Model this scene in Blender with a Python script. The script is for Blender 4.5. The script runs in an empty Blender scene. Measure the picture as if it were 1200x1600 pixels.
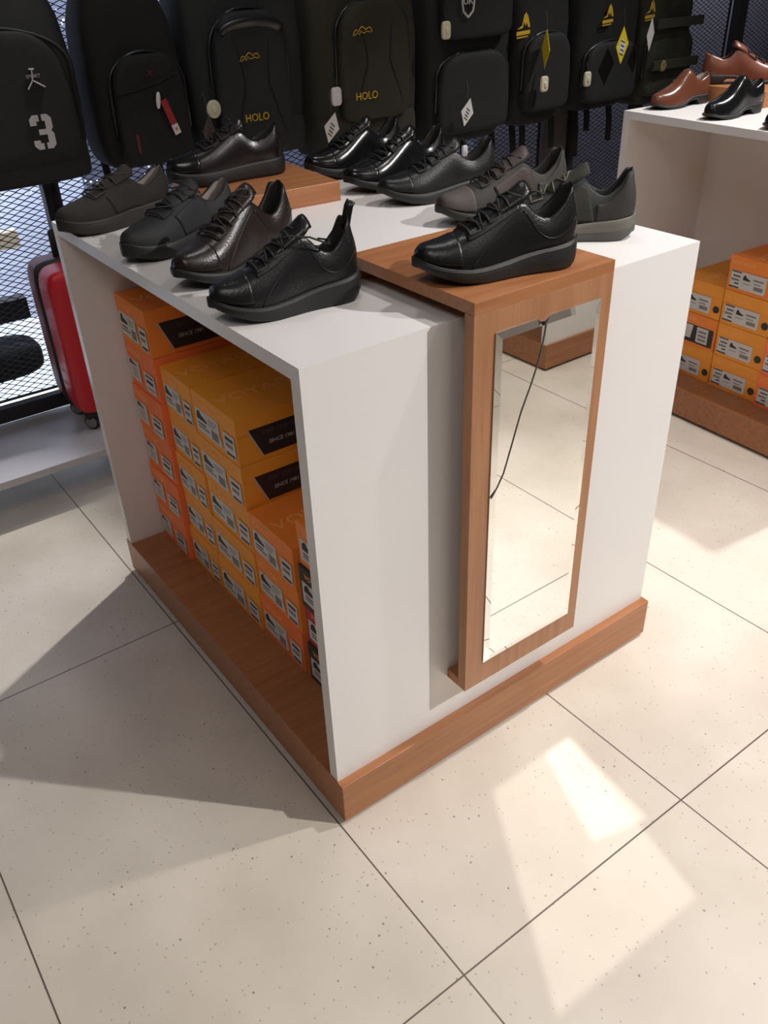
import bpy, bmesh, math, random
from mathutils import Vector, Matrix, Euler
random.seed(7)
C = bpy.context.scene.collection
SC = bpy.context.scene
PI = math.pi

# ------------------------------------------------------------------ camera
cam_d = bpy.data.cameras.new('camera'); cam = bpy.data.objects.new('camera', cam_d); C.objects.link(cam)
cam_d.sensor_fit = 'AUTO'; cam_d.sensor_width = 36.0
cam_d.lens = 1338.5/1600*36.0
cam_d.shift_x = 2.54/1600; cam_d.shift_y = -12.47/1600
cam_d.clip_start = 0.02
def rodrigues(r):
    v = Vector(r); th = v.length
    return Matrix.Rotation(th, 3, v/th)
_R = rodrigues((2.0516, -0.6962, 0.3312))            # world -> camera (x right, y down, z forward)
_B = Matrix((_R[0], -_R[1], -_R[2]))                 # to blender camera axes
cam.matrix_world = Matrix.Translation((-0.555, -0.966, 1.499)) @ _B.transposed().to_4x4()
SC.camera = cam

# ------------------------------------------------------------------ colour management, world, lights
SC.view_settings.view_transform = 'Standard'; SC.view_settings.look = 'None'
SC.view_settings.gamma = 1.0; SC.view_settings.use_curve_mapping = False
SC.view_settings.exposure = 0.0
SC.cycles.max_bounces = 8; SC.cycles.diffuse_bounces = 5; SC.cycles.glossy_bounces = 5
SC.cycles.caustics_reflective = False
w = bpy.data.worlds.new('world'); SC.world = w; w.use_nodes = True
w.node_tree.nodes['Background'].inputs[0].default_value = (0.9, 0.95, 1, 1)
w.node_tree.nodes['Background'].inputs[1].default_value = 0.15

def area(loc, target, size, power, col=(1, .93, .84), size_y=None, spread=None):
    d = bpy.data.lights.new('unseen_lamp', 'AREA'); d.energy = power; d.color = col; d.size = size
    if size_y: d.shape = 'RECTANGLE'; d.size_y = size_y
    if spread: d.spread = spread
    o = bpy.data.objects.new('unseen_lamp', d); C.objects.link(o); o.location = loc
    o.rotation_euler = (Vector(target)-Vector(loc)).to_track_quat('-Z', 'Y').to_euler()
    return o
def spot(loc, target, power, angle, blend=.4, r=.04, col=(1, .93, .84), square=False):
    d = bpy.data.lights.new('ceiling_spot', 'SPOT'); d.energy = power; d.color = col
    d.spot_size = math.radians(angle); d.spot_blend = blend; d.shadow_soft_size = r; d.use_square = square
    o = bpy.data.objects.new('ceiling_spot', d); C.objects.link(o); o.location = loc
    o.rotation_euler = (Vector(target)-Vector(loc)).to_track_quat('-Z', 'Y').to_euler()
    return o
WARM = (1, .94, .89); NEUT = (1, .975, .965)
LAMPS = [
 area((0.7, -2.3, 3.9), (0.4, -0.8, 0), 1.0, 15, WARM),                      # unseen fill added over the aisle in front
 area((0.8, 1.1, 3.9), (0.6, 0.8, 0), .35, 13, NEUT),                        # overhead, glints on the toes
 spot((2.5, -2.55, 3.4), (0.4, -0.1, 0.4), 560, 44, .8, .035, NEUT),         # front right, throws the near edge's shadow
 spot((0.90, 1.60, 2.75), (-0.52, 1.18, 0.0), 205, 26, .7, .02, NEUT),       # back right, throws the far edge's shadow
 spot((3.6, -0.1, 3.9), (2.3, 0.7, 0.9), 540, 42, .7, .05, NEUT),            # second display
 spot((1.9, -0.6, 3.9), (1.7, -0.2, 0.0), 405, 70, 1, .05, WARM),            # tiles on the right
 area((-1.8, -1.6, 3.9), (-0.6, 0.2, 0), 1.4, 40, WARM),                     # unseen broad fill, added to brighten left floor and bay
 area((0.2, -3.6, 2.6), (0.5, 0, 0.6), 1.2, 4, WARM),                        # unseen fill added behind the viewer
]
BACKLIGHT = area((1.9, 2.12, 2.4), (1.9, 3.0, 0.9), 5.6, 108, (.84, .90, 1), .25, math.radians(72))  # unseen strip added to brighten the background behind the mesh

# ------------------------------------------------------------------ materials
def mat(name, col, rough=.5, metal=0, spec=None, bump=None, var=None, coat=None):
    m = bpy.data.materials.new(name); m.use_nodes = True
    nt = m.node_tree; b = nt.nodes['Principled BSDF']
    b.inputs['Base Color'].default_value = (*col, 1); b.inputs['Roughness'].default_value = rough
    b.inputs['Metallic'].default_value = metal
    if spec is not None: b.inputs['Specular IOR Level'].default_value = spec
    if coat: b.inputs['Coat Weight'].default_value = coat; b.inputs['Coat Roughness'].default_value = .15
    if bump or var:
        tc = nt.nodes.new('ShaderNodeTexCoord')
        n = nt.nodes.new('ShaderNodeTexNoise'); n.inputs['Detail'].default_value = 4
        nt.links.new(tc.outputs['Object'], n.inputs['Vector'])
        n.inputs['Scale'].default_value = (bump or var)[0]
        if bump:
            bp = nt.nodes.new('ShaderNodeBump'); bp.inputs['Strength'].default_value = bump[1]; bp.inputs['Distance'].default_value = .002
            nt.links.new(n.outputs['Fac'], bp.inputs['Height']); nt.links.new(bp.outputs['Normal'], b.inputs['Normal'])
        if var:
            n2 = nt.nodes.new('ShaderNodeTexNoise'); n2.inputs['Scale'].default_value = var[0]; n2.inputs['Detail'].default_value = 5
            nt.links.new(tc.outputs['Object'], n2.inputs['Vector'])
            r = nt.nodes.new('ShaderNodeValToRGB'); k = var[1]
            r.color_ramp.elements[0].position = .3; r.color_ramp.elements[1].position = .7
            r.color_ramp.elements[0].color = (*[c*(1-k) for c in col], 1); r.color_ramp.elements[1].color = (*[min(1, c*(1+k)) for c in col], 1)
            nt.links.new(n2.outputs['Fac'], r.inputs['Fac']); nt.links.new(r.outputs['Color'], b.inputs['Base Color'])
    return m
def srgb(r, g, b):
    f = lambda c: (c/255/12.92 if c/255 <= .04045 else ((c/255+.055)/1.055)**2.4)
    return (f(r), f(g), f(b))
def emit(name, col, s):
    m = bpy.data.materials.new(name); m.use_nodes = True; b = m.node_tree.nodes['Principled BSDF']
    b.inputs['Base Color'].default_value = (*col, 1); b.inputs['Emission Color'].default_value = (*col, 1); b.inputs['Emission Strength'].default_value = s
    return m
def wood(name, axis, a=(166, 112, 72), bcol=(148, 94, 57)):
    m = bpy.data.materials.new(name); m.use_nodes = True; nt = m.node_tree; b = nt.nodes['Principled BSDF']
    tc = nt.nodes.new('ShaderNodeTexCoord'); mp = nt.nodes.new('ShaderNodeMapping')
    sc = [42, 42, 42]; sc[axis] = 2.2; mp.inputs['Scale'].default_value = sc
    n = nt.nodes.new('ShaderNodeTexNoise'); n.inputs['Scale'].default_value = 1.6; n.inputs['Detail'].default_value = 6; n.inputs['Distortion'].default_value = .6
    r = nt.nodes.new('ShaderNodeValToRGB'); r.color_ramp.elements[0].position = .32; r.color_ramp.elements[1].position = .66
    r.color_ramp.elements[0].color = (*srgb(*bcol), 1); r.color_ramp.elements[1].color = (*srgb(*a), 1)
    nt.links.new(tc.outputs['Object'], mp.inputs['Vector']); nt.links.new(mp.outputs['Vector'], n.inputs['Vector'])
    nt.links.new(n.outputs['Fac'], r.inputs['Fac']); nt.links.new(r.outputs['Color'], b.inputs['Base Color'])
    b.inputs['Roughness'].default_value = .38
    return m
def tile_mat():
    m = bpy.data.materials.new('speckled_tile'); m.use_nodes = True; nt = m.node_tree; b = nt.nodes['Principled BSDF']
    N = nt.nodes.new; L = nt.links.new
    tc = N('ShaderNodeTexCoord'); sp = N('ShaderNodeSeparateXYZ'); L(tc.outputs['Object'], sp.inputs['Vector'])
    def mth(op, a, bb=None):
        x = N('ShaderNodeMath'); x.operation = op
        for i, q in enumerate((a, bb)):
            if q is None: continue
            if isinstance(q, (int, float)): x.inputs[i].default_value = q
            else: L(q, x.inputs[i])
        return x.outputs[0]
    def line(out, off, per):
        a = mth('ADD', out, -off+per*40); a = mth('MODULO', a, per); a = mth('SUBTRACT', a, per/2); a = mth('ABSOLUTE', a)
        return mth('GREATER_THAN', a, per/2-.0016), None
    gx, _ = line(sp.outputs['X'], -.009, .591); gy, _ = line(sp.outputs['Y'], -.377, 1.18)
    g = mth('MAXIMUM', gx, gy)
    n1 = N('ShaderNodeTexNoise'); n1.inputs['Scale'].default_value = 3.2; n1.inputs['Detail'].default_value = 6; L(tc.outputs['Object'], n1.inputs['Vector'])
    r1 = N('ShaderNodeValToRGB'); r1.color_ramp.elements[0].position = .3; r1.color_ramp.elements[1].position = .72
    r1.color_ramp.elements[0].color = (*srgb(194, 184, 170), 1); r1.color_ramp.elements[1].color = (*srgb(214, 205, 192), 1)
    L(n1.outputs['Fac'], r1.inputs['Fac'])
    def specks(scale, thr, size):
        v = N('ShaderNodeTexVoronoi'); v.inputs['Scale'].default_value = scale; L(tc.outputs['Object'], v.inputs['Vector'])
        d = mth('LESS_THAN', v.outputs['Distance'], size)
        s2 = N('ShaderNodeSeparateColor'); L(v.outputs['Color'], s2.inputs['Color'])
        return mth('MULTIPLY', d, mth('GREATER_THAN', s2.outputs[0], thr))
    k = mth('MAXIMUM', mth('MULTIPLY', specks(95, .72, .17), .5), mth('MULTIPLY', specks(48, .86, .11), .8))
    mx = N('ShaderNodeMix'); mx.data_type = 'RGBA'; L(k, mx.inputs[0]); L(r1.outputs['Color'], mx.inputs[6]); mx.inputs[7].default_value = (*srgb(112, 103, 92), 1)
    m2 = N('ShaderNodeMix'); m2.data_type = 'RGBA'; L(g, m2.inputs[0]); L(mx.outputs[2], m2.inputs[6]); m2.inputs[7].default_value = (*srgb(96, 82, 74), 1)
    L(m2.outputs[2], b.inputs['Base Color']); b.inputs['Roughness'].default_value = .42
    bp = N('ShaderNodeBump'); bp.inputs['Strength'].default_value = .6; bp.inputs['Distance'].default_value = .002; bp.invert = True
    L(g, bp.inputs['Height']); L(bp.outputs['Normal'], b.inputs['Normal'])
    return m
M = {}
M['white'] = mat('white_laminate', srgb(222, 219, 217), .28)
M['shelf'] = mat('grey_laminate', srgb(178, 177, 180), .35)
M['edge'] = mat('edge_band', srgb(205, 200, 194), .35)
M['wood_x'] = wood('wood_grain_along_width', 0); M['wood_y'] = wood('wood_grain_along_depth', 1); M['wood_z'] = wood('wood_grain_upright', 2, (168, 120, 84), (152, 104, 70))
M['dark'] = mat('dark_recess', (.03, .025, .02), .7)
M['tile'] = tile_mat()
M['wall'] = mat('painted_wall', srgb(150, 145, 140), .8, var=(3, .03))
M['ceil'] = mat('ceiling_paint', srgb(150, 146, 142), .9, var=(2, .02))
M['mirror'] = mat('mirror_glass', (.975, .985, .95), .012, 1)
M['crack'] = mat('crack_line', (.08, .08, .07), .4)
M['steel_black'] = mat('black_steel', (.012, .013, .017), .42, .3, bump=(300, .1))
M['post'] = mat('black_post', (.014, .014, .017), .45, bump=(200, .1))
M['backwall'] = mat('blue_grey_panel', srgb(165, 172, 190), .4, var=(4, .12))
M['beige'] = mat('beige_panel', srgb(205, 190, 165), .6, var=(5, .04))
M['glow'] = emit('lit_box', (.72, .85, 1), 1.1)
M['glint_dot'] = emit('glowing_glint', (.85, .92, 1), 9)  # glow that imitates sparkles, not a lamp surface
M['fab_black'] = mat('black_fabric', (0.0024, 0.0024, 0.0026), .85, bump=(700, .5), var=(9, .25))
M['fab_char'] = mat('charcoal_fabric', (0.0038, 0.0040, 0.0041), .8, bump=(700, .5), var=(9, .25))
M['fab_slate'] = mat('slate_fabric', (0.0097, 0.0117, 0.0128), .75, bump=(700, .5), var=(8, .2))
M['fab_navy'] = mat('dark_grey_fabric', (0.0043, 0.0048, 0.0053), .75, bump=(700, .5), var=(8, .2))
M['fab_olive'] = mat('olive_fabric', (0.0210, 0.0198, 0.0121), .8, bump=(700, .5), var=(8, .2))
M['fab_camo'] = mat('dark_olive_fabric', (0.0175, 0.0193, 0.0112), .8, bump=(600, .5), var=(14, .6))
M['vinyl'] = mat('glossy_black_trim', (.012, .013, .016), .3)
M['strap'] = mat('black_webbing', (.006, .006, .007), .8, bump=(900, .5))
M['yellow'] = mat('yellow_thread', srgb(196, 160, 40), .6)
M['grey_print'] = mat('grey_print', srgb(176, 172, 172), .6)
M['red_thread'] = mat('red_thread', srgb(96, 30, 28), .6)
M['tagwhite'] = mat('white_card', srgb(205, 203, 200), .5)
M['tagcream'] = mat('cream_plastic', srgb(196, 190, 165), .35)
M['tagwhiteplastic'] = mat('white_plastic', srgb(214, 210, 212), .3)
M['tagyellow'] = mat('yellow_card', srgb(214, 190, 30), .5)
M['tagred'] = mat('red_card', srgb(150, 38, 36), .5)
M['tagdull'] = mat('dull_card', srgb(72, 60, 56), .6)
M['ink'] = mat('dark_ink', srgb(48, 45, 46), .6)
M['inkgrey'] = mat('grey_ink', srgb(128, 124, 120), .6)
M['orange_ink'] = mat('orange_ink', srgb(210, 110, 60), .6)
M['brass'] = mat('brass_button', srgb(190, 170, 120), .3, .7)
M['suit_red'] = mat('red_shell', srgb(190, 24, 36), .38, bump=(350, .25))
M['suit_dark'] = mat('dark_red_shell', srgb(120, 24, 32), .45, bump=(350, .25))
M['rubber'] = mat('black_rubber', (.012, .012, .012), .6)
M['hub'] = mat('grey_wheel', srgb(120, 118, 116), .4)
M['box_amber'] = mat('amber_card', srgb(242, 158, 52), .55, var=(6, .04))
M['box_orange'] = mat('orange_card', srgb(244, 138, 54), .55, var=(6, .04))
M['box_red'] = mat('red_orange_card', srgb(244, 124, 66), .55, var=(6, .04))
M['box_crimson'] = mat('crimson_card', srgb(170, 50, 58), .55, var=(6, .04))
M['box_black'] = mat('black_card', srgb(52, 46, 44), .55, var=(6, .04))
M['boxtext'] = mat('pale_box_print', srgb(250, 178, 104), .5)
M['sidepanel'] = mat('black_side_print', srgb(42, 36, 42), .5)
M['sidetext'] = mat('white_side_print', srgb(190, 180, 178), .5)
M['sidefaint'] = mat('faint_side_print', srgb(80, 70, 74), .5)

# ------------------------------------------------------------------ helpers
def obj(name, bm, m, parent=None, smooth=False, bevel=0, sub=0, solid=0, loc=None, rot=None):
    me = bpy.data.meshes.new(name); bm.normal_update(); bm.to_mesh(me); bm.free()
    for q in (m if isinstance(m, (list, tuple)) else [m]): me.materials.append(q)
    if smooth:
        for p in me.polygons: p.use_smooth = True
    o = bpy.data.objects.new(name, me); C.objects.link(o)
    if parent: o.parent = parent
    if loc: o.location = loc
    if rot: o.rotation_euler = rot
    if solid:
        s = o.modifiers.new('thickness', 'SOLIDIFY'); s.thickness = solid; s.offset = 1
    if bevel:
        b = o.modifiers.new('soft_edges', 'BEVEL'); b.width = bevel; b.segments = 2; b.limit_method = 'ANGLE'; b.angle_limit = .6
    if sub:
        s = o.modifiers.new('smooth', 'SUBSURF'); s.levels = sub; s.render_levels = sub
    return o
def thing(name, label, cat, loc=(0, 0, 0), rotz=0, group=None):
    o = bpy.data.objects.new(name, None); C.objects.link(o); o.location = loc; o.rotation_euler = (0, 0, rotz)
    return tag(o, label, cat, group)
def tag(o, label, cat, group=None):
    o['label'] = label; o['category'] = cat
    if group: o['group'] = group
    return o
def struct(name, bm, m, label, cat, **k):
    o = obj(name, bm, m, **k); o['kind'] = 'structure'; return tag(o, label, cat)
def bx(bm, a, b, mi=0):
    x0, y0, z0 = a; x1, y1, z1 = b
    vs = [bm.verts.new(p) for p in ((x0, y0, z0), (x1, y0, z0), (x1, y1, z0), (x0, y1, z0), (x0, y0, z1), (x1, y0, z1), (x1, y1, z1), (x0, y1, z1))]
    for f in ((0, 3, 2, 1), (4, 5, 6, 7), (0, 1, 5, 4), (1, 2, 6, 5), (2, 3, 7, 6), (3, 0, 4, 7)):
        bm.faces.new([vs[i] for i in f]).material_index = mi
    return bm
def box(a, b): return bx(bmesh.new(), a, b)
def tube(bm, pts, r, seg=7, flat=None):
    pts = [Vector(p) for p in pts]; rings = []; up = None
    for i, p in enumerate(pts):
        t = (pts[min(i+1, len(pts)-1)]-pts[max(i-1, 0)])
        t = t.normalized() if t.length > 1e-9 else Vector((1, 0, 0))
        if up is None: up = t.orthogonal().normalized()
        up = (up-t*up.dot(t)); up = up.normalized() if up.length > 1e-6 else t.orthogonal().normalized()
        sd = t.cross(up)
        rings.append([bm.verts.new(p+(up*math.cos(2*PI*k/seg)*(flat or 1)+sd*math.sin(2*PI*k/seg))*r) for k in range(seg)])
    for a, b in zip(rings, rings[1:]):
        for k in range(seg): bm.faces.new((a[k], a[(k+1) % seg], b[(k+1) % seg], b[k]))
    bm.faces.new(rings[0][::-1]); bm.faces.new(rings[-1])
    return bm
def lathe(bm, prof, seg=24, mtx=Matrix()):
    rings = [[bm.verts.new(mtx @ Vector((r*math.cos(2*PI*k/seg), r*math.sin(2*PI*k/seg), z))) for k in range(seg)] for r, z in prof]
    for a, b in zip(rings, rings[1:]):
        for k in range(seg): bm.faces.new((a[k], a[(k+1) % seg], b[(k+1) % seg], b[k]))
    bm.faces.new(rings[0][::-1]); bm.faces.new(rings[-1]); return bm
def prism(bm, poly, h, mtx=Matrix(), mi=0):
    a = [bm.verts.new(mtx @ Vector((x, y, 0))) for x, y in poly]; b = [bm.verts.new(mtx @ Vector((x, y, h))) for x, y in poly]
    n = len(poly)
    bm.faces.new(a[::-1]).material_index = mi; bm.faces.new(b).material_index = mi
    for i in range(n): bm.faces.new((a[i], a[(i+1) % n], b[(i+1) % n], b[i])).material_index = mi
    return bm
def superell(w, d, h, e1=.35, e2=.4, nu=40, nv=24, shape=None):
    bm = bmesh.new(); sg = lambda c, e: math.copysign(abs(c)**e, c)
    rings = []
    for j in range(nv+1):
        ph = -PI/2+PI*j/nv; ring = []
        for i in range(nu):
            th = 2*PI*i/nu
            p = Vector((w/2*sg(math.cos(ph), e1)*sg(math.cos(th), e2), d/2*sg(math.cos(ph), e1)*sg(math.sin(th), e2), h/2*sg(math.sin(ph), e1)))
            ring.append(p)
        rings.append(ring)
    vr = []
    for j, ring in enumerate(rings):
        if j in (0, nv):
            p = Vector((0, 0, -h/2 if j == 0 else h/2)); vr.append([bm.verts.new(shape(p) if shape else p)]*nu)
        else: vr.append([bm.verts.new(shape(p) if shape else p) for p in ring])
    for j in range(nv):
        for i in range(nu):
            k = (i+1) % nu
            q = [vr[j][i], vr[j][k], vr[j+1][k], vr[j+1][i]]; u = []
            for x in q:
                if x not in u: u.append(x)
            if len(u) > 2: bm.faces.new(u)
    return bm
_tc = {}
def text_bm(s, size, depth=.0006, shear=0):
    key = (s, size, depth, shear)
    if key not in _tc:
        cu = bpy.data.curves.new('lettering', 'FONT'); cu.body = s; cu.size = size; cu.extrude = depth; cu.align_x = 'CENTER'; cu.align_y = 'CENTER'; cu.resolution_u = 2; cu.shear = shear
        o = bpy.data.objects.new('lettering', cu); C.objects.link(o)
        dg = bpy.context.evaluated_depsgraph_get(); dg.update(); me = bpy.data.meshes.new_from_object(o.evaluated_get(dg))
        bpy.data.objects.remove(o); bpy.data.curves.remove(cu); _tc[key] = me
    bm = bmesh.new(); bm.from_mesh(_tc[key]); return bm
def text(name, s, size, m, parent, mtx, depth=.0006, sx=1, shear=0):
    bm = text_bm(s, size, depth, shear); bm.transform(mtx @ Matrix.Diagonal((sx, 1, 1, 1))); return obj(name, bm, m, parent)
FRONT = Matrix.Rotation(PI/2, 4, 'X')                                   # text facing -y
LEFTF = Matrix.Rotation(-PI/2, 4, 'Z') @ Matrix.Rotation(PI/2, 4, 'X')  # text facing -x
def T(*v): return Matrix.Translation(v)
def dup(root, loc=None, rotz=None, label=None, group=None):
    r = root.copy(); C.objects.link(r)
    if loc: r.location = loc
    if rotz is not None: r.rotation_euler = (0, 0, rotz)
    if label: r['label'] = label
    if group: r['group'] = group
    for ch in list(root.children):
        c = ch.copy(); C.objects.link(c); c.parent = r
        for g in list(ch.children):
            d = g.copy(); C.objects.link(d); d.parent = c
    return r
def interp(tab, t):
    if t <= tab[0][0]: return tab[0][1]
    for (a, x), (b, y) in zip(tab, tab[1:]):
        if t <= b:
            k = (t-a)/(b-a); k = k*k*(3-2*k) if False else k
            return x+(y-x)*k
    return tab[-1][1]
def catmull(tab, t):
    n = len(tab)
    if t <= tab[0][0]: return tab[0][1]
    if t >= tab[-1][0]: return tab[-1][1]
    for i in range(n-1):
        if t <= tab[i+1][0]:
            x0, y0 = tab[i]; x1, y1 = tab[i+1]; h = x1-x0; k = (t-x0)/h
            def sl(j):
                if j == 0: return (tab[1][1]-tab[0][1])/(tab[1][0]-tab[0][0])
                if j == n-1: return (tab[-1][1]-tab[-2][1])/(tab[-1][0]-tab[-2][0])
                return (tab[j+1][1]-tab[j-1][1])/(tab[j+1][0]-tab[j-1][0])
            m0, m1 = sl(i)*h, sl(i+1)*h
            return (2*k**3-3*k*k+1)*y0+(k**3-2*k*k+k)*m0+(-2*k**3+3*k*k)*y1+(k**3-k*k)*m1
def sstep(a, b, x):
    k = max(0, min(1, (x-a)/(b-a))); return k*k*(3-2*k)

# ------------------------------------------------------------------ setting
struct('floor', box((-4.2, -4.6, -.05), (6.0, 3.1, 0)), M['tile'], 'off white speckled stone tile floor with thin dark joints', 'floor')
struct('ceiling', box((-4.2, -4.6, 4.1), (6.0, 3.1, 4.15)), M['ceil'], 'plain white shop ceiling above the displays', 'ceiling')
struct('wall_left', box((-4.2, -4.6, 0), (-4.1, 3.1, 4.1)), M['wall'], 'plain pale wall on the left side of the shop', 'wall')
struct('wall_right', box((5.9, -4.6, 0), (6.0, 3.1, 4.1)), M['wall'], 'plain pale wall on the right side of the shop', 'wall')
struct('wall_front', box((-4.1, -4.6, 0), (5.9, -4.5, 4.1)), M['wall'], 'plain pale wall behind the viewer', 'wall')
struct('wall_back', box((-4.1, 3.0, 0), (5.9, 3.1, 4.1)), M['backwall'], 'blue grey back wall behind the black mesh racks', 'wall')

# added spot and shutter plate, standing in for mirror light thrown on the tiles
def projector(label, lamp, quad, power, zp=3.4):
    t = thing('mirror_patch_lamp', label, 'spotlight', (lamp[0], lamp[1], zp), 0, 'added spotlights for the mirror-light patches')
    k = (lamp[2]-zp)/lamp[2]
    hole = [((x-lamp[0])*k, (y-lamp[1])*k) for x, y in quad]; hx, hy = sum(p[0] for p in hole)/4, sum(p[1] for p in hole)/4
    b = bmesh.new(); R_ = .11; out = []
    for x, y in hole:
        an = math.atan2(y-hy, x-hx); out.append((hx+R_*math.cos(an)*1.3, hy+R_*math.sin(an)*1.3))
    for z in (0, .003):
        a = [b.verts.new((x, y, z)) for x, y in hole]; c = [b.verts.new((x, y, z)) for x, y in out]
        for i in range(4): b.faces.new((a[i], a[(i+1) % 4], c[(i+1) % 4], c[i]))
    obj('shutter', b, M['post'], t)
    prof = [(.20, .003), (.20, lamp[2]-zp+.05), (.05, 4.1-zp)]
    b = bmesh.new(); rings = [[b.verts.new((r*math.cos(2*PI*q/24), r*math.sin(2*PI*q/24), z)) for q in range(24)] for r, z in prof]
    for a, c in zip(rings, rings[1:]):
        for q in range(24): b.faces.new((a[q], a[(q+1) % 24], c[(q+1) % 24], c[q]))
    obj('housing', b, M['post'], t)
    cx = sum(x for x, y in quad)/4; cy = sum(y for x, y in quad)/4
    spot(lamp, (cx, cy, 0), power, 11, .1, .0015, (1, .97, .90))
projector('unseen added spotlight for the wide mirror-light patch on the tiles', (.72, -.72, 3.9), [(.293, -.121), (.528, -.118), (.43, -.53), (.067, -.523)], 210)
projector('unseen added spotlight for the bright mirror-light streak on the tiles', (.15, -.72, 3.9), [(.450, -.121), (.524, -.121), (.492, -.365), (.365, -.335)], 330)

# ------------------------------------------------------------------ display units
DW, DL, DP, DT = .921, 1.096, .112, 1.0
def display(label, loc, rotz, group=None):
    t = thing('shoe_display', label, 'display', loc, rotz, group)
    b = bmesh.new(); bx(b, (.006, .006, .012), (DW-.006, DL-.006, DP)); 
    obj('plinth', box((0, 0, .010), (DW, DL, DP)), M['wood_x'], t, bevel=.0012)
    b.free()
    obj('plinth_foot', box((.02, .02, 0), (DW-.02, DL-.02, .010)), M['dark'], t)
    obj('end_panel', box((.002, .019, DP), (.914, .045, DT-.025)), M['white'], t)
    obj('end_panel', box((.002, DL-.034, DP), (.914, DL-.008, DT-.025)), M['white'], t)
    obj('top_panel', box((.002, .019, DT-.025), (.914, DL-.008, DT)), M['white'], t)
    obj('back_panel', box((.45, .045, DP), (.468, DL-.034, DT-.025)), M['white'], t)
    return t
D1 = display('white display unit with wooden plinth and a mirror hooked over its end', (0, 0, 0), 0)
R2 = math.radians(3)
_u = Vector((math.sin(R2), -math.cos(R2), 0)) * -1          # +y of display two in world
D2O = Vector((1.985, 1.115, 0)) - Matrix.Rotation(-R2, 3, 'Z') @ Vector((.002, DL-.008, 0))
D2 = display('white display unit at the right edge, brown shoes on its top', D2O, -R2)
D3 = display('empty white display unit seen only in the mirror', (1.885, -1.377-DL, 0), 0)

# mirror stand: inverted L hooked over the end
t = thing('mirror_stand', 'tall cracked mirror in a wooden stand hanging over the end of the near display', 'mirror', (.284, -.036, 0))
SW, ZT = .316, 1.043
obj('top_board', box((0, 0, ZT-.021), (SW, .335, ZT)), M['wood_x'], t, bevel=.0008)
obj('front_board', box((0, 0, .228), (SW, .022, ZT-.0211)), M['wood_z'], t, bevel=.0008)
obj('rear_foot', box((0, .315, DT), (SW, .335, ZT-.0211)), M['wood_x'], t)
obj('spacer', box((0, .0221, .2285), (SW, .054, .250)), M['wood_x'], t)
gx0, gx1, gz0, gz1 = .045, .288, .283, .984
b = bmesh.new()
def ring(pts, y): return [b.verts.new((x, y, z)) for x, z in pts]
xm = .150
outer = [(gx0, gz0), (gx1, gz0), (gx1, gz1), (xm+.014, gz1), (xm+.004, gz1-.007), (xm-.008, gz1-.006), (xm-.013, gz1), (gx0, gz1)]
bw = .013
inner = [(gx0+bw, gz0+bw), (gx1-bw, gz0+bw), (gx1-bw, gz1-bw), (xm+.012, gz1-bw), (xm+.004, gz1-bw), (xm-.004, gz1-bw), (xm-.012, gz1-bw), (gx0+bw, gz1-bw)]
ra = ring(outer, -.0002); rb = ring(outer, -.0026); rc = ring(inner, -.0045)
n = len(outer)
for a_, b_ in ((ra, rb), (rb, rc)):
    for i in range(n): b.faces.new((a_[i], a_[(i+1) % n], b_[(i+1) % n], b_[i]))
b.faces.new(rc); b.faces.new(ra[::-1])
g = obj('mirror_glass', b, M['mirror'], t)
crack = [(.154, .974), (.152, .955), (.146, .925), (.137, .896), (.128, .872), (.108, .826), (.089, .765), (.074, .718), (.060, .694), (.046, .676)]
obj('crack', tube(bmesh.new(), [(x, -.0047, z) for x, z in crack], .0013, 5), M['crack'], g)

# wooden riser on the far end of the display
def riser(label, loc, rotz, lx, ly, lz):
    o = obj('wooden_riser', box((0, 0, 0), (lx, ly, lz)), M['wood_x'], bevel=.0012, loc=loc, rot=(0, 0, rotz)); return tag(o, label, 'riser', 'wooden risers')
riser('flat wooden riser block at the far end of the near white display', (.285, .800, DT), math.radians(-4), .305, .285, .044)
riser('wooden riser block under the tan lace-up shoe at the right', (2.305, .80, DT), math.radians(-3), .40, .29, .05)

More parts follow.
